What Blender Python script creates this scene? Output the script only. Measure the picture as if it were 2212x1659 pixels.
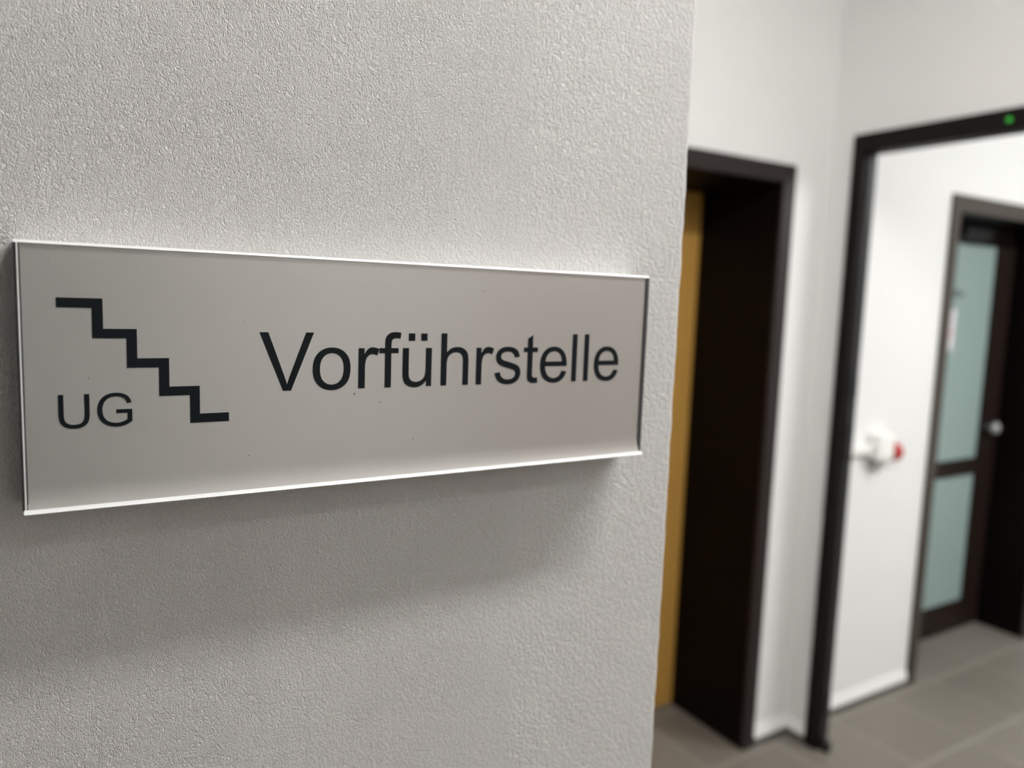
import bpy, bmesh, math, random
from mathutils import Vector, Matrix

random.seed(7)
for o in list(bpy.data.objects):
    bpy.data.objects.remove(o)
scene = bpy.context.scene
COL = scene.collection

# ------------------------------------------------------------------ camera
# world: X along the sign wall, Y into the wall, Z up (metres)
cam_d = bpy.data.cameras.new('camera')
cam = bpy.data.objects.new('camera', cam_d)
COL.objects.link(cam)
scene.camera = cam
CAM_H = 1.57
RX = Vector((0.8529, -0.5209, 0.0357))        # camera right in world
RD = Vector((-0.0285, -0.1148, -0.9930))      # camera down
RF = Vector((0.5213, 0.8459, -0.1128))        # camera forward
RX.normalize()
RD = (RD - RX * RD.dot(RX)).normalized()
RF = RX.cross(RD).normalized()
m3 = Matrix((RX, -RD, -RF)).transposed()
cam.matrix_world = Matrix.Translation((0, 0, CAM_H)) @ m3.to_4x4()
cam_d.sensor_fit = 'HORIZONTAL'
cam_d.sensor_width = 36.0
cam_d.lens = 36.0 * 1662.0 / 2212.0
cam_d.clip_start = 0.01
cam_d.dof.use_dof = True
cam_d.dof.focus_distance = 0.336
cam_d.dof.aperture_fstop = 5.7

# ------------------------------------------------------------------ world / light / exposure
w = bpy.data.worlds.new('world')
scene.world = w
w.use_nodes = True
w.node_tree.nodes['Background'].inputs[0].default_value = (0.8, 0.85, 0.9, 1)
w.node_tree.nodes['Background'].inputs[1].default_value = 0.02
scene.view_settings.view_transform = 'Standard'
scene.view_settings.look = 'None'
scene.view_settings.gamma = 1.0
scene.view_settings.use_curve_mapping = False
scene.view_settings.exposure = 0.16
LAMP_HALL = 79.0          # emission of the batten beside the sign wall
LAMP_ALCOVE = 4.0        # emission of the batten in front of the narrow doorway
LAMP_ROOM = 97.0          # emission of the battens beyond the doorway
LAMP_FILL = 22.0          # emission of the unseen fill lamp added behind the viewer
LAMP_TINT = (1.0, 0.995, 0.98)

# ------------------------------------------------------------------ materials
def mat(name, col, rough=0.5, metal=0.0, spec=0.5, **kw):
    m = bpy.data.materials.new(name)
    m.use_nodes = True
    b = m.node_tree.nodes['Principled BSDF']
    b.inputs['Base Color'].default_value = (*col, 1)
    b.inputs['Roughness'].default_value = rough
    b.inputs['Metallic'].default_value = metal
    b.inputs['Specular IOR Level'].default_value = spec
    for k, v in kw.items():
        b.inputs[k].default_value = v
    return m

def N(m, t, **kw):
    n = m.node_tree.nodes.new(t)
    for k, v in kw.items():
        setattr(n, k, v)
    return n

def L(m, a, b):
    m.node_tree.links.new(a, b)

def bsdf(m):
    return m.node_tree.nodes['Principled BSDF']

def noise(m, vec, scale, detail=2.0, rough=0.5, dist=0.0, typ='FBM'):
    n = N(m, 'ShaderNodeTexNoise')
    n.noise_type = typ
    n.inputs['Scale'].default_value = scale
    n.inputs['Detail'].default_value = detail
    n.inputs['Roughness'].default_value = rough
    n.inputs['Distortion'].default_value = dist
    if vec is not None:
        L(m, vec, n.inputs['Vector'])
    return n

def math_n(m, op, a, b=None, clamp=False):
    n = N(m, 'ShaderNodeMath', operation=op)
    n.use_clamp = clamp
    for i, v in enumerate((a, b)):
        if v is None:
            continue
        if isinstance(v, (int, float)):
            n.inputs[i].default_value = v
        else:
            L(m, v, n.inputs[i])
    return n.outputs[0]

def mapping(m, vec, scale=(1, 1, 1), rot=(0, 0, 0)):
    n = N(m, 'ShaderNodeMapping')
    n.inputs['Scale'].default_value = scale
    n.inputs['Rotation'].default_value = rot
    L(m, vec, n.inputs['Vector'])
    return n.outputs[0]

def bump(m, h, strength, dist):
    n = N(m, 'ShaderNodeBump')
    n.inputs['Strength'].default_value = strength
    n.inputs['Distance'].default_value = dist
    L(m, h, n.inputs['Height'])
    L(m, n.outputs[0], bsdf(m).inputs['Normal'])
    return n

def geo_pos(m):
    return N(m, 'ShaderNodeNewGeometry').outputs['Position']

# roller-stippled wall paint of the sign wall
def make_stipple():
    m = mat('stippled_paint', (0.72, 0.695, 0.665), 0.55, spec=0.35)
    p = geo_pos(m)
    pf = mapping(m, p, (1.0, 1.0, 0.62), (0, math.radians(14), 0))
    sep = N(m, 'ShaderNodeSeparateXYZ')
    L(m, p, sep.inputs[0])
    # ridged wrinkles of the paint film
    def ridged(scale, dist):
        a = noise(m, pf, scale, 2.5, 0.55, dist)
        r = math_n(m, 'ABSOLUTE', math_n(m, 'SUBTRACT', a.outputs[0], 0.5))
        k = math_n(m, 'SUBTRACT', 1.0, math_n(m, 'MULTIPLY', r, 5.0), clamp=True)
        return math_n(m, 'POWER', k, 1.6)
    fine = ridged(820.0, 0.8)
    coarse = ridged(430.0, 1.0)
    grain = noise(m, p, 1100.0, 2.0).outputs[0]
    # coarser coat right of a roller seam, patchy elsewhere
    patch = noise(m, p, 14.0, 2.0).outputs[0]
    seam = math_n(m, 'MULTIPLY', math_n(m, 'SUBTRACT', sep.outputs[0], 0.2255), 160.0, clamp=True)
    mask = math_n(m, 'MAXIMUM', seam,
                  math_n(m, 'MULTIPLY', math_n(m, 'SUBTRACT', patch, 0.5), 3.0, clamp=True))
    inv = math_n(m, 'SUBTRACT', 1.0, mask)
    h = math_n(m, 'ADD', math_n(m, 'MULTIPLY', fine, math_n(m, 'ADD', math_n(m, 'MULTIPLY', inv, 0.55), 0.25)),
               math_n(m, 'MULTIPLY', coarse, math_n(m, 'ADD', math_n(m, 'MULTIPLY', mask, 0.8), 0.15)))
    h = math_n(m, 'ADD', h, math_n(m, 'MULTIPLY', grain, 0.25))
    # vertical roller drag lines
    st = noise(m, mapping(m, p, (420, 420, 16)), 1.0, 1.0).outputs[0]
    h = math_n(m, 'ADD', h, math_n(m, 'MULTIPLY', st, 0.22))
    big = noise(m, p, 26.0, 2.0).outputs[0]
    h = math_n(m, 'ADD', h, math_n(m, 'MULTIPLY', big, 0.9))
    bump(m, h, 1.0, 0.0004)
    # slight tone drift of the paint
    ramp = N(m, 'ShaderNodeMixRGB')
    ramp.inputs[1].default_value = (0.745, 0.735, 0.715, 1)
    ramp.inputs[2].default_value = (0.71, 0.685, 0.665, 1)
    tone = noise(m, p, 9.0, 1.0).outputs[0]
    L(m, tone, ramp.inputs[0])
    L(m, ramp.outputs[0], bsdf(m).inputs['Base Color'])
    return m

def make_paint(name, col):
    m = mat(name, col, 0.6, spec=0.3)
    p = geo_pos(m)
    bump(m, noise(m, p, 160.0, 3.0).outputs[0], 0.25, 0.0006)
    return m

def make_wood(name, c1, c2, rough, scale=(60, 60, 3), spec=0.5):
    m = mat(name, c1, rough, spec=spec)
    p = geo_pos(m)
    g = noise(m, mapping(m, p, scale), 1.0, 4.0, 0.6, 1.2)
    mx = N(m, 'ShaderNodeMixRGB')
    mx.inputs[1].default_value = (*c1, 1)
    mx.inputs[2].default_value = (*c2, 1)
    L(m, g.outputs[0], mx.inputs[0])
    L(m, mx.outputs[0], bsdf(m).inputs['Base Color'])
    bump(m, g.outputs[0], 0.15, 0.0005)
    return m

def make_tile():
    m = mat('stoneware', (0.22, 0.2, 0.175), 0.5)
    p = geo_pos(m)
    info = N(m, 'ShaderNodeObjectInfo')
    c = noise(m, p, 25.0, 5.0, 0.6).outputs[0]
    f = math_n(m, 'ADD', math_n(m, 'MULTIPLY', info.outputs['Random'], 0.55), math_n(m, 'MULTIPLY', c, 0.5))
    mx = N(m, 'ShaderNodeMixRGB')
    mx.inputs[1].default_value = (0.16, 0.140, 0.117, 1)
    mx.inputs[2].default_value = (0.21, 0.188, 0.160, 1)
    L(m, f, mx.inputs[0])
    L(m, mx.outputs[0], bsdf(m).inputs['Base Color'])
    bump(m, c, 0.1, 0.001)
    return m

def make_panel():
    m = mat('matt_silver_insert', (0.56, 0.545, 0.52), 0.34, metal=0.5, spec=0.5)
    p = geo_pos(m)
    n = noise(m, mapping(m, p, (900, 900, 900)), 1.0, 2.0).outputs[0]
    s = noise(m, p, 420.0, 1.0).outputs[0]                      # a few dust specks
    k = math_n(m, 'MULTIPLY', math_n(m, 'SUBTRACT', s, 0.83), 30.0, clamp=True)
    mx = N(m, 'ShaderNodeMixRGB')
    mx.inputs[1].default_value = (0.58, 0.565, 0.54, 1)
    mx.inputs[2].default_value = (0.20, 0.18, 0.17, 1)
    L(m, k, mx.inputs[0])
    L(m, mx.outputs[0], bsdf(m).inputs['Base Color'])
    bump(m, n, 0.05, 0.0001)
    return m

def make_emit(name, col, strength):
    m = mat(name, col if strength < 1 else (0.8, 0.8, 0.8), 0.5)
    b = bsdf(m)
    b.inputs['Emission Color'].default_value = (*col, 1)
    b.inputs['Emission Strength'].default_value = strength
    return m

M = {
    'stipple': make_stipple(),
    'paint': make_paint('white_wall_paint', (0.80, 0.795, 0.78)),
    'ceil': make_paint('white_ceiling_paint', (0.82, 0.81, 0.79)),
    'brown': make_wood('dark_brown_lacquer', (0.014, 0.0095, 0.009), (0.023, 0.016, 0.015), 0.45, spec=0.3),
    'brown3': make_wood('black_brown_lacquer', (0.005, 0.0032, 0.0028), (0.0085, 0.0058, 0.0052), 0.5, spec=0.15),  # brown darkened to put the weaker light on the wide doorway frame into the colour
    'hinge': mat('grey_hinge_steel', (0.06, 0.06, 0.062), 0.5, metal=0.2),
    'brown2': make_wood('umber_lacquer', (0.042, 0.032, 0.025), (0.060, 0.047, 0.038), 0.45, spec=0.35),  # brown lightened, bright room light on the glazed door casing put into the colour
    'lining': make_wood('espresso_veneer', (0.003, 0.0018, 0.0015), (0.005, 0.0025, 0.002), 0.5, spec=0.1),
    'leafbrown': make_wood('dark_mahogany', (0.010, 0.0055, 0.004), (0.017, 0.009, 0.006), 0.5, spec=0.2),
    'door_red': make_wood('red_brown_beech', (0.20, 0.12, 0.085), (0.27, 0.165, 0.12), 0.5, (40, 40, 2.5)),
    'door_grey': mat('slate_grey_laminate', (0.06, 0.062, 0.068), 0.5),
    'honey': make_wood('honey_oak_veneer', (0.50, 0.27, 0.055), (0.60, 0.34, 0.085), 0.45, (45, 45, 2.2)),
    'tile': make_tile(),
    'grout': mat('pale_grout', (0.275, 0.252, 0.216), 0.85),
    'base': mat('grey_base_strip', (0.10, 0.10, 0.09), 0.6),
    'bead': mat('white_gloss_bead', (0.86, 0.86, 0.84), 0.35),
    'panel': make_panel(),
    'alu': mat('brushed_aluminium', (0.78, 0.78, 0.78), 0.5),
    'dalu': mat('dark_anodised_metal', (0.085, 0.085, 0.09), 0.4, metal=0.3),
    'body': mat('grey_sign_body', (0.12, 0.12, 0.12), 0.6),
    'ink': mat('anthracite_print', (0.010, 0.013, 0.016), 0.45, spec=0.10),
    'steel': mat('satin_steel', (0.40, 0.39, 0.375), 0.5, metal=0.35),
    'gun': mat('gunmetal', (0.013, 0.013, 0.0145), 0.5, metal=0.2),
    'glass': mat('frosted_glass', (0.36, 0.47, 0.447), 0.45, spec=0.3, **{'Transmission Weight': 0.25}),
    'grey_ink': mat('grey_lettering_film', (0.10, 0.12, 0.125), 0.6),
    'paper': mat('notice_paper', (0.78, 0.74, 0.76), 0.7),
    'pink': mat('red_print', (0.75, 0.33, 0.36), 0.7),
    'plastic': mat('white_plastic', (0.88, 0.88, 0.85), 0.3),
    'red': mat('red_plastic', (0.45, 0.03, 0.03), 0.35),
    'led': make_emit('green_led', (0.03, 0.45, 0.04), 0.22),
    'tube': make_emit('lamp_diffuser_hall', LAMP_TINT, LAMP_HALL),
    'tube3': make_emit('lamp_diffuser_alcove', (1.0, 0.995, 0.98), LAMP_ALCOVE),
    'tube4': make_emit('lamp_diffuser_rear', LAMP_TINT, LAMP_FILL),
    'tube2': make_emit('lamp_diffuser_room', (0.985, 1.0, 1.0), LAMP_ROOM),
    'housing': mat('white_lamp_housing', (0.8, 0.8, 0.8), 0.4),
}

# ------------------------------------------------------------------ mesh helpers
def box(bm, x0, x1, y0, y1, z0, z1, bev=0.0):
    tmp = bmesh.new()
    vs = [tmp.verts.new(v) for v in ((x0, y0, z0), (x1, y0, z0), (x1, y1, z0), (x0, y1, z0),
                                     (x0, y0, z1), (x1, y0, z1), (x1, y1, z1), (x0, y1, z1))]
    for f in ((0, 3, 2, 1), (4, 5, 6, 7), (0, 1, 5, 4), (1, 2, 6, 5), (2, 3, 7, 6), (3, 0, 4, 7)):
        tmp.faces.new([vs[i] for i in f])
    if bev > 0:
        bmesh.ops.bevel(tmp, geom=list(tmp.edges), offset=bev, segments=2, affect='EDGES', profile=0.6)
    me = bpy.data.meshes.new('t')
    tmp.to_mesh(me)
    tmp.free()
    bm.from_mesh(me)
    bpy.data.meshes.remove(me)

def lathe(bm, prof, base, axis, seg=28):
    """profile [(r, t)] turned about axis through base"""
    a = Vector(axis).normalized()
    u = a.orthogonal().normalized()
    v = a.cross(u)
    base = Vector(base)
    rings = []
    for r, t in prof:
        rings.append([bm.verts.new(base + a * t + (u * math.cos(2 * math.pi * i / seg) + v * math.sin(2 * math.pi * i / seg)) * r)
                      for i in range(seg)])
    for k in range(len(rings) - 1):
        for i in range(seg):
            j = (i + 1) % seg
            bm.faces.new((rings[k][i], rings[k][j], rings[k + 1][j], rings[k + 1][i]))
    bm.faces.new(rings[0][::-1])
    bm.faces.new(rings[-1])

def prism(bm, pts, y0, y1):
    """closed x-z polygon extruded from y0 (front) to y1"""
    a = [bm.verts.new((x, y0, z)) for x, z in pts]
    b = [bm.verts.new((x, y1, z)) for x, z in pts]
    bm.faces.new(a)
    bm.faces.new(b[::-1])
    n = len(pts)
    for i in range(n):
        j = (i + 1) % n
        bm.faces.new((a[i], b[i], b[j], a[j]))

def obj(name, bm, m, parent=None, smooth=False, label=None):
    bmesh.ops.recalc_face_normals(bm, faces=list(bm.faces))
    me = bpy.data.meshes.new(name)
    bm.to_mesh(me)
    bm.free()
    me.materials.append(m)
    if smooth:
        for p in me.polygons:
            p.use_smooth = True
    o = bpy.data.objects.new(name, me)
    COL.objects.link(o)
    if parent:
        o.parent = parent
        o.matrix_parent_inverse = parent.matrix_world.inverted()
    if label:
        o['label'] = label
    return o

def boxobj(name, b, m, parent=None, bev=0.0, label=None):
    bm = bmesh.new()
    bs = b if isinstance(b[0], (tuple, list)) else [b]
    for q in bs:
        box(bm, *q, bev=bev)
    return obj(name, bm, m, parent, label=label)

def empty(name, loc):
    o = bpy.data.objects.new(name, None)
    COL.objects.link(o)
    o.location = loc
    o.matrix_world = Matrix.Translation(loc)
    o.empty_display_size = 0.1
    return o

def tag(o, label, cat, kind=None, group=None):
    o['label'] = label
    o['category'] = cat
    if kind:
        o['kind'] = kind
    if group:
        o['group'] = group
    return o

# ------------------------------------------------------------------ key dimensions
CEIL = 2.75
YA = 0.3612                 # face of the sign wall
XA = 0.3455                 # its free corner
YB = 1.745                  # face of the back wall (and of the wall beyond the doorway)
XC = 2.325                  # face of the wall with the wide doorway
TC = 0.055                  # its thickness
X_END, Y_NEAR, X_LEFT = 5.6, -1.6, -2.6

# ------------------------------------------------------------------ floor with tiles
fl = boxobj('floor', (X_LEFT, X_END, Y_NEAR, 3.2, -0.06, -0.0015), M['grout'])
tag(fl, 'grey beige stoneware tile floor with paler joints', 'floor', 'structure')
P, J = 0.335, 0.012
tm = None
ix0 = int(math.floor((X_LEFT - 2.90) / P)) + 1
ix1 = int(math.floor((X_END - 2.90) / P))
iy0 = int(math.floor((Y_NEAR - 1.372) / P)) + 1
for ix in range(ix0, ix1):
    for iy in range(iy0, 3):
        x, y = 2.90 + ix * P, 1.372 + iy * P
        if x + P < XA and y > YA:            # under the solid block of the sign wall
            continue
        if x + P < 0.4 and y < -0.7:
            continue
        if tm is None:
            bm = bmesh.new()
            h = (P - J) / 2
            box(bm, -h, h, -h, h, -0.0015, 0.0, bev=0.0007)
            t = obj('tile', bm, M['tile'], fl)
            tm = t.data
        else:
            t = bpy.data.objects.new('tile', tm)
            COL.objects.link(t)
            t.parent = fl
        t.location = (x + P / 2, y + P / 2, 0)

ce = boxobj('ceiling', (X_LEFT, X_END, Y_NEAR, 3.2, CEIL, CEIL + 0.06), M['ceil'])
tag(ce, 'plain white ceiling above the hall', 'ceiling', 'structure')

# ------------------------------------------------------------------ sign wall with a slightly wavy plastered corner
def wall_left():
    bm = bmesh.new()
    zs = [0.0, 0.4, 0.8, 1.1]
    z = 1.16
    while z < 1.86:
        zs.append(z)
        z += 0.0035
    zs += [1.95, 2.3, CEIL]
    from mathutils import noise as mn
    r = 0.0032
    rings = []
    for z in zs:
        dx = 0.0005 * mn.noise((0.3, 0.7, z * 14)) + 0.00025 * mn.noise((5.1, 0.2, z * 95)) + 0.0003 * mn.noise((1.1, 3.2, z * 260))
        rr = r * (1 + 0.35 * mn.noise((2.2, 9.0, z * 60)))
        xc = XA + dx
        prof = [(X_LEFT, YB), (X_LEFT, YA), (xc - 0.05, YA)]
        for k in range(6):
            a = k / 5 * math.pi / 2
            prof.append((xc - rr + rr * math.sin(a), YA + rr - rr * math.cos(a)))
        prof += [(xc, YA + 0.05), (XA, YB)]
        rings.append([bm.verts.new((x, y, z)) for x, y in prof])
    n = len(rings[0])
    for a, b in zip(rings[:-1], rings[1:]):
        for i in range(n):
            j = (i + 1) % n
            bm.faces.new((a[i], a[j], b[j], b[i]))
    bm.faces.new(rings[0])
    bm.faces.new(rings[-1][::-1])
    return bm
wl = obj('wall_left', wall_left(), M['stipple'])
tag(wl, 'off-white stippled plaster wall carrying the stairs sign', 'wall', 'structure')

# ------------------------------------------------------------------ other walls
def holed(axis, f0, f1, a0, a1, h0, h1, top):
    """boxes of a wall lying between f0..f1 on its normal axis, spanning a0..a1 with opening h0..h1 up to top"""
    out = []
    for (p, q, z0, z1) in ((a0, h0, 0, CEIL), (h1, a1, 0, CEIL), (h0, h1, top, CEIL)):
        out.append((p, q, f0, f1, z0, z1) if axis == 'y' else (f0, f1, p, q, z0, z1))
    return out

B_X0, B_X1, B_TOP = 1.20, 2.115, 2.005     # rough opening of the door in the back wall
wb = boxobj('wall_back', holed('y', YB, YB + 0.40, XA, XC + TC, B_X0, B_X1, B_TOP), M['paint'])
tag(wb, 'white wall around the dark narrow doorway', 'wall', 'structure')

C_Y0, C_Y1, C_TOP = -0.48, 1.64, 2.12
wc = boxobj('wall_right', holed('x', XC, XC + TC, Y_NEAR, YB, C_Y0, C_Y1, C_TOP), M['paint'])
tag(wc, 'white wall above and around the wide open doorway', 'wall', 'structure')

E_X0, E_X1, E_TOP = 3.105, 4.07, 2.005
wd = boxobj('wall_far', holed('y', YB, YB + 0.26, XC + TC, X_END, E_X0, E_X1, E_TOP), M['paint'])
tag(wd, 'brightly lit white wall seen through the wide doorway', 'wall', 'structure')

tag(boxobj('wall_near', (X_LEFT, X_END, Y_NEAR - 0.1, Y_NEAR, 0, CEIL), M['paint']),
    'white wall behind the viewer', 'wall', 'structure')
tag(boxobj('wall_end', (X_END, X_END + 0.1, Y_NEAR, 3.2, 0, CEIL), M['paint']),
    'white end wall of the lit room', 'wall', 'structure')
tag(boxobj('wall_corridor', (X_LEFT - 0.1, X_LEFT, Y_NEAR, YB, 0, CEIL), M['paint']),
    'white wall closing the corridor behind the viewer', 'wall', 'structure')
tag(boxobj('wall_rear', [(XC + TC, X_END, 3.1, 3.2, 0, CEIL), (XC + TC, XC + TC + 0.1, YB + 0.26, 3.1, 0, CEIL)], M['paint']),
    'wall of the room behind the glazed door', 'wall', 'structure')

# ------------------------------------------------------------------ baseboards: dark strip below, white bead above
def baseboard(name, label, runs, ends):
    """runs: list of (axis, face, a0, a1); board stands on the camera side of the face"""
    root = empty(name, (0, 0, 0))
    tag(root, label, 'baseboard', 'structure')
    for ax, f, a0, a1 in runs:
        bm = bmesh.new()
        if ax == 'y':
            box(bm, a0, a1, f - 0.009, f, 0.0, 0.033)
        else:
            box(bm, f - 0.009, f, a0, a1, 0.0, 0.033)
        obj('base_strip', bm, M['base'], root, label='dark grey base strip')
        bm = bmesh.new()
        prof = [(-0.012, 0.027), (-0.012, 0.031), (-0.003, 0.068), (0.0, 0.070), (0.0, 0.033)]
        va, vb = [], []
        for d, z in prof:
            if ax == 'y':
                va.append(bm.verts.new((a0, f + d, z)))
                vb.append(bm.verts.new((a1, f + d, z)))
            else:
                va.append(bm.verts.new((f + d, a0, z)))
                vb.append(bm.verts.new((f + d, a1, z)))
        bm.faces.new(va)
        bm.faces.new(vb[::-1])
        for i in range(len(prof)):
            j = (i + 1) % len(prof)
            bm.faces.new((va[i], va[j], vb[j], vb[i]))
        obj('white_bead', bm, M['bead'], root, label='white painted bead')
    return root
baseboard('baseboard_back', 'low dark and white baseboard right of the narrow dark doorway', [('y', YB, 2.143, XC)], None)
baseboard('baseboard_right', 'low dark and white baseboard between the corner and the wide doorway', [('x', XC, 1.660, YB - 0.012)], None)
baseboard('baseboard_far', 'low dark and white baseboard under the brightly lit white wall', [('y', YB, XC + TC, 3.075), ('y', YB, 4.10, X_END)], None)

# ------------------------------------------------------------------ door 1: deep dark lined doorway with honey wood leaf
d1 = empty('door_1', (1.64, YB, 0))
tag(d1, 'dark brown deep door lining with a honey coloured leaf inside', 'door', 'structure')
CW = 0.058
bx0, bx1, bz = 1.235, 2.080, 1.972        # clear opening
yl = 2.092                                # leaf face
boxobj('door_casing', (bx1, bx1 + CW, YB - 0.014, YB, 0, bz + CW), M['brown'], d1, bev=0.003, label='dark brown door casing')
boxobj('door_casing', (bx0 - CW, bx0, YB - 0.014, YB, 0, bz + CW), M['brown'], d1, bev=0.003)
boxobj('door_casing', (bx0, bx1, YB - 0.014, YB, bz, bz + CW), M['brown'], d1, bev=0.003)
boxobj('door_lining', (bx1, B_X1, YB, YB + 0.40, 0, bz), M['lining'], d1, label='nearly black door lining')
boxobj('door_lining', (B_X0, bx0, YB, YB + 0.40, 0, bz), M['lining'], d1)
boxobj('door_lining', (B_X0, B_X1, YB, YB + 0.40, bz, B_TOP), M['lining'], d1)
lf = boxobj('door_leaf', (bx0 + 0.002, bx1 - 0.002, yl, yl + 0.042, 0.006, bz - 0.002), M['honey'], d1, bev=0.002, label='honey coloured wooden door leaf')
bm = bmesh.new()
lathe(bm, [(0.024, 0), (0.024, 0.006), (0.010, 0.008), (0.010, 0.05)], (bx0 + 0.07, yl, 1.05), (0, -1, 0), 20)
lathe(bm, [(0.009, 0), (0.010, 0.01), (0.009, 0.12), (0.004, 0.125)], (bx0 + 0.065, yl - 0.045, 1.05), (1, 0, 0), 16)
obj('door_handle', bm, M['steel'], lf, True)

# ------------------------------------------------------------------ door 2: wide doorway frame in the right wall
d2 = empty('door_2', (XC, 1.1, 0))
tag(d2, 'dark brown frame of the wide doorway into the lit room', 'door', 'structure')
cy1, cy0, cz = 1.610, -0.45, 2.078
fo = 0.046                                # face width of the posts
x0, x1 = XC - 0.012, XC + TC + 0.002
boxobj('door_post', (x0, x1, cy1, cy1 + fo, 0, cz), M['brown3'], d2, bev=0.003, label='dark brown door post')
boxobj('door_post', (x0, x1, cy0 - fo, cy0, 0, cz), M['brown3'], d2, bev=0.003)
boxobj('lintel', (x0, x1, cy0 - fo, cy1 + fo, cz, cz + 0.062), M['brown3'], d2, bev=0.003)
boxobj('rebate_strip', (XC + 0.012, XC + TC - 0.004, cy1 - 0.004, cy1, 0.0, cz), M['gun'], d2, label='dark grey metal rebate strip')
for z0, z1 in ((1.85, 2.05), (1.27, 1.34), (1.05, 1.18), (0.12, 0.22)):
    bm = bmesh.new()
    box(bm, XC + 0.016, XC + TC - 0.008, cy1 - 0.008, cy1 - 0.004, z0, z1, bev=0.001)
    hp = obj('hinge_plate', bm, M['hinge'] if z0 > 1.8 else M['gun'], d2)
    for zz in (z0 + 0.02, z1 - 0.02):
        bm = bmesh.new()
        lathe(bm, [(0.004, 0), (0.004, 0.0012), (0.002, 0.002)], (XC + 0.032, cy1 - 0.008, zz), (0, -1, 0), 12)
        obj('screw', bm, M['gun'], hp, True)
bm = bmesh.new()
lathe(bm, [(0.016, 0), (0.018, 0.004), (0.018, 0.03), (0.014, 0.036)], (XC + 0.026, cy1 - 0.018, 0.0), (0, 0, 1), 20)
obj('rubber_foot', bm, M['gun'], d2, True, label='small dark grey rubber door stop')
bm = bmesh.new()
lathe(bm, [(0.0075, 0), (0.0075, 0.002), (0.0055, 0.0045), (0.001, 0.0055)], (x0, 1.172, 2.107), (-1, 0, 0), 24)  # small green emissive disc on the lintel face
obj('indicator_light', bm, M['led'], d2, True, label='small green indicator light on the lintel')

# ------------------------------------------------------------------ door 3: recessed glazed door
d3 = empty('door_3', (3.6, YB, 0))
tag(d3, 'dark brown door with two frosted glass panes and a round knob', 'door', 'structure')
ex0, ex1, ez = 3.135, 4.045, 1.970
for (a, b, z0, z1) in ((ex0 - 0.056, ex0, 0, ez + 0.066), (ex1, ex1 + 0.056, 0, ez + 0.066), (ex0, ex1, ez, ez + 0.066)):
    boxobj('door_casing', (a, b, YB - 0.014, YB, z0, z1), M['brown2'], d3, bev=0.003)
for (a, b, z0, z1) in ((E_X0, ex0, 0, ez), (ex1, E_X1, 0, ez), (E_X0, E_X1, ez, E_TOP)):
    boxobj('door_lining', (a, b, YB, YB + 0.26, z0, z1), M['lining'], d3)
ye = 1.953
lf3 = boxobj('leaf_frame', [(3.140, 3.27, ye, ye + 0.042, 0.008, 1.965), (3.895, 4.040, ye, ye + 0.042, 0.008, 1.965),
                            (3.27, 3.895, ye, ye + 0.042, 1.895, 1.965), (3.27, 3.895, ye, ye + 0.042, 0.803, 0.862),
                            (3.27, 3.895, ye, ye + 0.042, 0.008, 0.142)], M['leafbrown'], d3, label='dark brown timber leaf frame')
boxobj('pane', (3.27, 3.895, ye + 0.012, ye + 0.020, 0.862, 1.895), M['glass'], d3, label='tall pale green frosted pane')
boxobj('pane', (3.27, 3.895, ye + 0.012, ye + 0.020, 0.142, 0.803), M['glass'], d3, label='lower pale green frosted pane')
bm = bmesh.new()
for (a, b, z0, z1) in ((3.27, 3.28, 0.862, 1.895), (3.885, 3.895, 0.862, 1.895), (3.27, 3.28, 0.142, 0.803), (3.885, 3.895, 0.142, 0.803)):
    box(bm, a, b, ye + 0.002, ye + 0.012, z0, z1)
for z in (0.862, 1.885, 0.142, 0.793):
    box(bm, 3.28, 3.885, ye + 0.002, ye + 0.012, z, z + 0.01)
obj('glazing_bead', bm, M['leafbrown'], lf3)
kx, kz = 3.925, 1.022
bm = bmesh.new()
lathe(bm, [(0.010, 0.007), (0.010, 0.026), (0.022, 0.034), (0.028, 0.045), (0.027, 0.056), (0.018, 0.064), (0.004, 0.066)],
      (kx, ye, kz), (0, -1, 0), 28)
obj('door_knob', bm, M['steel'], lf3, True, label='round satin steel door knob')
bm = bmesh.new()
lathe(bm, [(0.026, 0), (0.027, 0.004), (0.024, 0.007)], (kx, ye, kz), (0, -1, 0), 28)
obj('knob_rosette', bm, M['gun'], lf3, True)
bm = bmesh.new()
lathe(bm, [(0.015, 0), (0.015, 0.006), (0.012, 0.008)], (kx + 0.005, ye, kz - 0.085), (0, -1, 0), 20)
obj('lock_rosette', bm, M['gun'], lf3, True)
boxobj('door_closer', (3.50, 3.72, ye - 0.05, ye, 1.900, 1.955), M['gun'], d3, bev=0.006, label='dark grey overhead door closer')
# illegible grey lettering line on the pane
bm = bmesh.new()
xx = 3.452
for i, wd_ in enumerate((0.014, 0.010, 0.013, 0.009, 0.013, 0.012, 0.010, 0.014, 0.012, 0.011, 0.013)):
    hh = (0.034, 0.026, 0.026, 0.038)[i % 4]
    box(bm, xx, xx + wd_, ye + 0.0112, ye + 0.012, 1.640, 1.640 + hh)
    xx += wd_ + 0.0055
obj('lettering_line', bm, M['grey_ink'], d3, label='blurred grey lettering on the pane')

nt = empty('notice', (3.525, ye + 0.011, 1.40))
tag(nt, 'small white paper notice with red print on the frosted glass', 'notice')
boxobj('sheet', (3.455, 3.590, ye + 0.0110, ye + 0.0118, 1.395, 1.585), M['paper'], nt)
bm = bmesh.new()
box(bm, 3.468, 3.535, ye + 0.0104, ye + 0.0110, 1.520, 1.560)
box(bm, 3.468, 3.578, ye + 0.0104, ye + 0.0110, 1.470, 1.482)
box(bm, 3.468, 3.560, ye + 0.0104, ye + 0.0110, 1.448, 1.458)
obj('red_print', bm, M['pink'], nt, label='faded red print')

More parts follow.
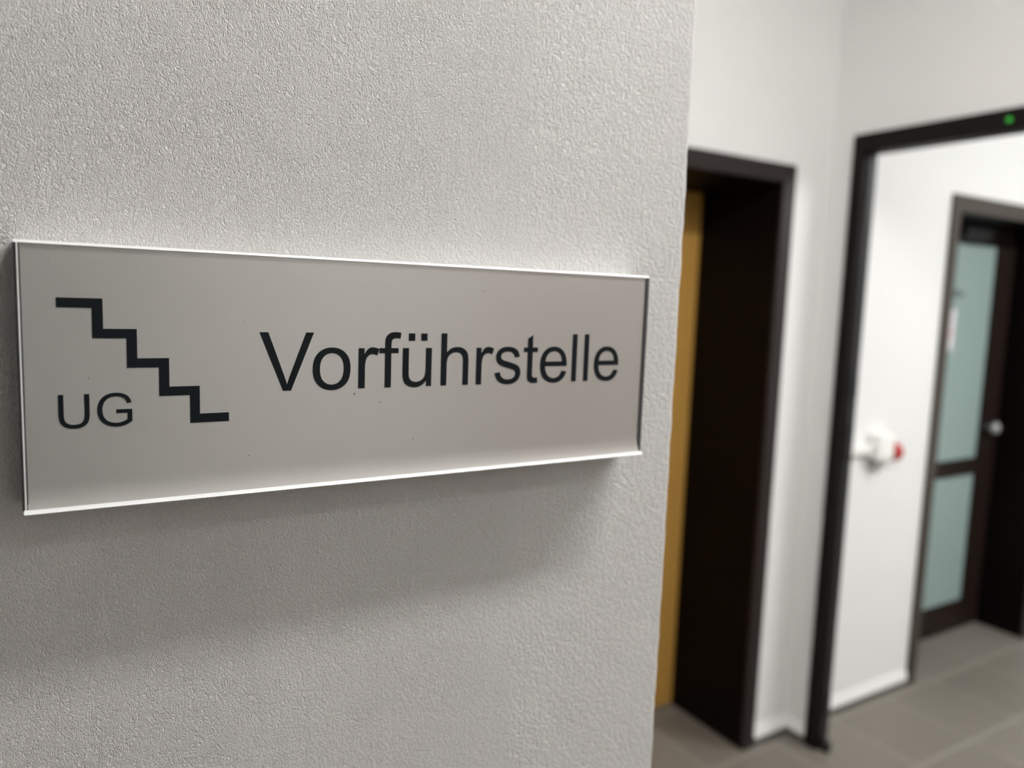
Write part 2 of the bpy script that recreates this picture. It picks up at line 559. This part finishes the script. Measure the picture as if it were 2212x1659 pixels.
# ------------------------------------------------------------------ unseen doors added behind the viewer to tone the sign's reflection
def reflected_door(n, x0, x1, leafm, label):
    d = empty('door_%d' % n, ((x0 + x1) / 2, Y_NEAR, 0))
    tag(d, label, 'door', 'structure')
    for (a, b, z0, z1) in ((x0 - 0.06, x0, 0, 2.06), (x1, x1 + 0.06, 0, 2.06), (x0, x1, 2.0, 2.06)):
        boxobj('door_casing', (a, b, Y_NEAR, Y_NEAR + 0.03, z0, z1), M['brown'], d, bev=0.003)
    leaf = boxobj('door_leaf', (x0, x1, Y_NEAR, Y_NEAR + 0.02, 0.006, 2.0), leafm, d, bev=0.002)
    bm = bmesh.new()
    lathe(bm, [(0.024, 0), (0.024, 0.006), (0.010, 0.008), (0.010, 0.05)], (x0 + 0.07, Y_NEAR + 0.02, 1.05), (0, 1, 0), 20)
    lathe(bm, [(0.009, 0), (0.010, 0.01), (0.009, 0.12), (0.004, 0.125)], (x0 + 0.065, Y_NEAR + 0.065, 1.05), (1, 0, 0), 16)
    obj('door_handle', bm, M['steel'], leaf, True)
reflected_door(4, 1.28, 2.22, M['door_red'], 'red brown wooden door opposite the sign wall')
reflected_door(5, -0.85, 0.20, M['door_grey'], 'slate grey door opposite the left end of the sign')

# ------------------------------------------------------------------ wall box with red button
sw = empty('button_box', (2.70, YB, 1.0))
tag(sw, 'white wall box with red button on the bright wall beyond the doorway', 'switch')
boxobj('housing', (2.665, 2.765, YB - 0.055, YB, 1.005, 1.105), M['plastic'], sw, bev=0.012)
boxobj('cable_duct', (XC + TC + 0.02, 2.665, YB - 0.032, YB, 1.030, 1.068), M['plastic'], sw, bev=0.006)
bm = bmesh.new()
lathe(bm, [(0.016, 0), (0.016, 0.006), (0.034, 0.010), (0.036, 0.034), (0.028, 0.042)], (2.765, YB - 0.034, 1.030), (1, 0, 0), 24)
obj('red_button', bm, M['red'], sw, True, label='red push button')
boxobj('cable_gland', (2.690, 2.715, YB - 0.035, YB - 0.010, 0.955, 1.006), M['steel'], sw, bev=0.004, label='grey cable gland')

# ------------------------------------------------------------------ ceiling lamps
def batten(x, y, length, width, mt, label, along='x'):
    t = empty('ceiling_lamp', (x, y, CEIL))
    tag(t, label, 'lamp')
    hx, hy = (length / 2, width / 2) if along == 'x' else (width / 2, length / 2)
    boxobj('housing', (x - hx - 0.02, x + hx + 0.02, y - hy - 0.01, y + hy + 0.01, CEIL - 0.045, CEIL), M['housing'], t, bev=0.004)
    bm = bmesh.new()
    box(bm, x - hx, x + hx, y - hy, y + hy, CEIL - 0.085, CEIL - 0.045, bev=0.008)
    obj('diffuser', bm, mt, t)
    return t
batten(1.00, 0.03, 1.10, 0.085, M['tube'], 'short white ceiling batten beside the sign wall')
batten(1.35, 0.80, 0.80, 0.085, M['tube3'], 'white ceiling batten in the alcove before the narrow doorway')
batten(1.55, -0.95, 0.90, 0.085, M['tube4'], 'white ceiling batten behind the viewer near the opposite doors')  # added only as fill, no such fitting in view
batten(3.7, -0.1, 1.2, 0.12, M['tube2'], 'bright white ceiling batten in the room beyond the doorway')

# ------------------------------------------------------------------ the sign
SX0, SX1, SZ0, SZ1 = -0.0077, 0.3028, 1.4798, 1.5847
YF = 0.3432
sg = empty('sign', ((SX0 + SX1) / 2, YA, SZ0))
tag(sg, 'long silver wall sign with stairs symbol, UG and Vorführstelle', 'sign')
boxobj('sign_body', (SX0 + 0.0008, SX1 - 0.0008, YF + 0.0020, YA, SZ0 + 0.0008, SZ1 - 0.0008), M['body'], sg, label='grey sign body')

# matt insert, bowed slightly forward along its lower edge
YP = YF + 0.0006
PX0, PX1, PZ0, PZ1 = SX0 + 0.0018, SX1 - 0.0018, SZ0 + 0.0008, SZ1 - 0.0008
def panel_y(z):
    d = max(0.0, 1 - (z - PZ0) / 0.010)
    return YP - 0.0016 * d ** 2.2
bm = bmesh.new()
zs = [PZ0 + 0.0006 * i for i in range(20)] + [PZ0 + 0.0125, PZ0 + 0.03, PZ1]
fr = [(bm.verts.new((PX0, panel_y(z), z)), bm.verts.new((PX1, panel_y(z), z))) for z in zs]
bk = [(bm.verts.new((PX0, YF + 0.002, z)), bm.verts.new((PX1, YF + 0.002, z))) for z in (PZ0, PZ1)]
for a, b in zip(fr[:-1], fr[1:]):
    bm.faces.new((a[0], a[1], b[1], b[0]))
bm.faces.new((bk[0][0], bk[1][0], bk[1][1], bk[0][1]))
bm.faces.new((fr[0][0], bk[0][0], bk[0][1], fr[0][1]))
bm.faces.new((fr[-1][0], fr[-1][1], bk[1][1], bk[1][0]))
bm.faces.new([f[0] for f in fr] + [bk[1][0], bk[0][0]])
bm.faces.new([f[1] for f in fr[::-1]] + [bk[0][1], bk[1][1]])
obj('insert', bm, M['panel'], sg, False, label='matt silver grey insert')

def sweep_x(name, prof, m, x0=SX0, x1=SX1, parent=sg, label=None):
    """profile in (y, z) run along x"""
    bm = bmesh.new()
    a = [bm.verts.new((x0, y, z)) for y, z in prof]
    b = [bm.verts.new((x1, y, z)) for y, z in prof]
    bm.faces.new(a)
    bm.faces.new(b[::-1])
    for i in range(len(prof)):
        j = (i + 1) % len(prof)
        bm.faces.new((a[i], a[j], b[j], b[i]))
    return obj(name, bm, m, parent, label=label)
# top and bottom rails: faces canted towards the ceiling
sweep_x('top_rail', [(YA, SZ1), (YF + 0.0010, SZ1), (YF, SZ1 - 0.0011), (YF + 0.0001, SZ1 - 0.0012), (YA, SZ1 - 0.0012)],
        M['alu'], label='bright aluminium top rail')
sweep_x('bottom_rail', [(YA, SZ0), (YF - 0.0020, SZ0), (YF - 0.0022, SZ0 + 0.0002), (YF - 0.0010, SZ0 + 0.0016), (YA, SZ0 + 0.0016)],
        M['alu'], x0=SX0 + 0.0005, label='bright aluminium bottom rail')

def side_rail(x0, x1, outer):
    bm = bmesh.new()
    box(bm, x0, x1, YF - 0.0001, YA, SZ0 + 0.0013, SZ1 - 0.0011, bev=0.0002)
    r = obj('side_rail', bm, M['dalu'], sg, label='dark grey side rail')
    return r
rl = side_rail(SX0, SX0 + 0.0021, -1)
rr = side_rail(SX1 - 0.0022, SX1, 1)
bm = bmesh.new()
box(bm, SX0 + 0.0008, SX0 + 0.00145, YF - 0.0005, YF, SZ0 + 0.0009, SZ1 - 0.0011, bev=0.00015)
obj('edge_bead', bm, M['alu'], rl, label='thin bright bead')

# stairs pictogram
def prow(k):
    return 1.56353 - 0.01188 * k
TH = 0.00383
xr = [0.02132, 0.03332, 0.04517, 0.05695, 0.06870]
xl = [0.00550, 0.01745, 0.02945, 0.04125, 0.05306]
up, lo = [], []
for k in range(5):
    up += [(xl[0] if k == 0 else xr[k - 1], prow(k)), (xr[k], prow(k))]
    lo += [(xl[k], prow(k) - TH), (xl[k + 1] if k < 4 else xr[4], prow(k) - TH)]
poly = up + lo[::-1]
YT = YP - 0.00012
bm = bmesh.new()
prism(bm, poly, YT, YP + 0.0002)
obj('stairs_symbol', bm, M['ink'], sg, label='black descending stairs symbol')

# lettering: outlines of a plain grotesque, 2048 units to the em (M, L, H, V, Q, Z)
GLYPH = {
 'V': "M577 0 L9 1466 L219 1466 L600 401 Q646 273 677 161 Q711 281 756 401 L1152 1466 L1350 1466 L776 0 Z",
 'o': "M68 531 Q68 826 232 968 Q369 1086 566 1086 Q785 1086 924 942.5 Q1063 799 1063 546 Q1063 341 1001.5 223.5 Q940 106 822.5 41 Q705 -24 566 -24 Q343 -24 205.5 119 Q68 262 68 531 Z M253 531 Q253 327 342 225.5 Q431 124 566 124 Q700 124 789 226 Q878 328 878 537 Q878 734 788.5 835.5 Q699 937 566 937 Q431 937 342 836 Q253 735 253 531 Z",
 'r': "M133 0 L133 1062 L295 1062 L295 901 Q357 1014 409.5 1050 Q462 1086 525 1086 Q616 1086 710 1028 L648 861 Q582 900 516 900 Q457 900 410 864.5 Q363 829 343 766 Q313 670 313 556 L313 0 Z",
 'f': "M178 0 L178 922 L19 922 L19 1062 L178 1062 L178 1175 Q178 1282 197 1334 Q223 1404 288.5 1447.5 Q354 1491 472 1491 Q548 1491 640 1473 L613 1316 Q557 1326 507 1326 Q425 1326 391 1291 Q357 1256 357 1160 L357 1062 L564 1062 L564 922 L357 922 L357 0 Z",
 'ü': "M831 0 L831 156 Q707 -24 494 -24 Q400 -24 318.5 12 Q237 48 197.5 102.5 Q158 157 142 236 Q131 289 131 404 L131 1062 L311 1062 L311 473 Q311 332 322 283 Q339 212 394 171.5 Q449 131 530 131 Q611 131 682 172.5 Q753 214 782.5 285.5 Q812 357 812 493 L812 1062 L992 1062 L992 0 Z M300 1256 L300 1460 L487 1460 L487 1256 Z M664 1256 L664 1460 L851 1460 L851 1256 Z",
 'h': "M135 0 L135 1466 L315 1466 L315 940 Q441 1086 633 1086 Q751 1086 838 1039.5 Q925 993 962.5 911 Q1000 829 1000 673 L1000 0 L820 0 L820 673 Q820 808 761.5 869.5 Q703 931 596 931 Q516 931 445.5 889.5 Q375 848 345 777 Q315 706 315 581 L315 0 Z",
 's': "M63 317 L241 345 Q256 238 324.5 181 Q393 124 516 124 Q640 124 700 174.5 Q760 225 760 293 Q760 354 707 389 Q670 413 523 450 Q325 500 248.5 536.5 Q172 573 132.5 637.5 Q93 702 93 780 Q93 851 125.5 911.5 Q158 972 214 1012 Q256 1043 328.5 1064.5 Q401 1086 484 1086 Q609 1086 703.5 1050 Q798 1014 843 952.5 Q888 891 905 788 L729 764 Q717 846 659.5 892 Q602 938 497 938 Q373 938 320 897 Q267 856 267 801 Q267 766 289 738 Q311 709 358 690 Q385 680 517 644 Q708 593 783.5 560.5 Q859 528 902 466 Q945 404 945 312 Q945 222 892.5 142.5 Q840 63 741 19.5 Q642 -24 517 -24 Q310 -24 201.5 62 Q93 148 63 317 Z",
 't': "M528 161 L554 2 Q478 -14 418 -14 Q320 -14 266 17 Q212 48 190 98.5 Q168 149 168 311 L168 922 L36 922 L36 1062 L168 1062 L168 1325 L347 1433 L347 1062 L528 1062 L528 922 L347 922 L347 301 Q347 224 356.5 202 Q366 180 387.5 167 Q409 154 449 154 Q479 154 528 161 Z",
 'e': "M862 342 L1048 319 Q1004 156 885 66 Q766 -24 581 -24 Q348 -24 211.5 119.5 Q75 263 75 522 Q75 790 213 938 Q351 1086 571 1086 Q784 1086 919 941 Q1054 796 1054 533 Q1054 517 1053 485 L261 485 Q271 310 360 217 Q449 124 582 124 Q681 124 751 176 Q821 228 862 342 Z M271 633 L864 633 Q852 767 796 834 Q710 938 573 938 Q449 938 364.5 855 Q280 772 271 633 Z",
 'l': "M131 0 L131 1466 L311 1466 L311 0 Z",
 'U': "M1120 1466 L1314 1466 L1314 619 Q1314 398 1264 268 Q1214 138 1083.5 56.5 Q953 -25 741 -25 Q535 -25 404 46 Q273 117 217 251.5 Q161 386 161 619 L161 1466 L355 1466 L355 620 Q355 429 390.5 338.5 Q426 248 512.5 199 Q599 150 724 150 Q938 150 1029 247 Q1120 344 1120 620 Z",
 'G': "M844 575 L844 747 L1465 748 L1465 204 Q1322 90 1170 32.5 Q1018 -25 858 -25 Q642 -25 465.5 67.5 Q289 160 199 335 Q109 510 109 726 Q109 940 198.5 1125.5 Q288 1311 456 1401 Q624 1491 843 1491 Q1002 1491 1130.5 1439.5 Q1259 1388 1332 1296 Q1405 1204 1443 1056 L1268 1008 Q1235 1120 1186 1184 Q1137 1248 1046 1286.5 Q955 1325 844 1325 Q711 1325 614 1284.5 Q517 1244 457.5 1178 Q398 1112 365 1033 Q309 897 309 738 Q309 542 376.5 410 Q444 278 573 214 Q702 150 847 150 Q973 150 1093 198.5 Q1213 247 1275 302 L1275 575 Z",
}
def contours(path, seg=7):
    out, cur = [], []
    toks = path.replace('M', ' M ').replace('L', ' L ').replace('Q', ' Q ').replace('Z', ' Z ').split()
    i, cmd = 0, None
    while i < len(toks):
        if toks[i] in 'MLQZ':
            cmd = toks[i]
            i += 1
            if cmd == 'Z':
                if (Vector(cur[0]) - Vector(cur[-1])).length < 1e-6:
                    cur.pop()
                out.append(cur)
                cur = []
            continue
        if cmd in 'ML':
            cur.append((float(toks[i]), float(toks[i + 1])))
            i += 2
        else:
            p0 = cur[-1]
            c = (float(toks[i]), float(toks[i + 1]))
            p1 = (float(toks[i + 2]), float(toks[i + 3]))
            i += 4
            for k in range(1, seg + 1):
                t = k / seg
                cur.append(tuple((1 - t) ** 2 * p0[a] + 2 * t * (1 - t) * c[a] + t * t * p1[a] for a in (0, 1)))
    return out

def letter(ch, x, z, sx, sz):
    cu = bpy.data.curves.new('letter', 'CURVE')
    cu.dimensions = '2D'
    cu.fill_mode = 'BOTH'
    cu.extrude = 0.00016
    for c in contours(GLYPH[ch]):
        sp = cu.splines.new('POLY')
        sp.points.add(len(c) - 1)
        for p, (a, b) in zip(sp.points, c):
            p.co = (a * sx, b * sz, 0, 1)
        sp.use_cyclic_u = True
    tmp = bpy.data.objects.new('tmp', cu)
    COL.objects.link(tmp)
    dg = bpy.context.evaluated_depsgraph_get()
    me = bpy.data.meshes.new_from_object(tmp.evaluated_get(dg))
    bpy.data.objects.remove(tmp)
    bpy.data.curves.remove(cu)
    # stand the glyph up against the insert
    me.transform(Matrix.Translation((x, YP + 0.00004, z)) @ Matrix.Rotation(math.radians(90), 4, 'X'))
    me.materials.clear()
    me.materials.append(M['ink'])
    o = bpy.data.objects.new('letter', me)
    COL.objects.link(o)
    o.parent = sg
    o.matrix_parent_inverse = sg.matrix_world.inverted()
    o['label'] = 'black letter ' + ch
    return o
mm = 0.001
for ch, x in zip('Vorführstelle', (81.49, 104.03, 124.55, 136.95, 146.93, 167.44, 187.50, 199.86, 217.94, 227.80, 247.80, 255.94, 264.10)):
    letter(ch, x * mm, 1524.52 * mm, 0.01797 * mm, 0.01785 * mm)
for ch, x in (('U', 3.72), ('G', 17.50)):
    letter(ch, x * mm, 1512.43 * mm, 0.00928 * mm, 0.00912 * mm)
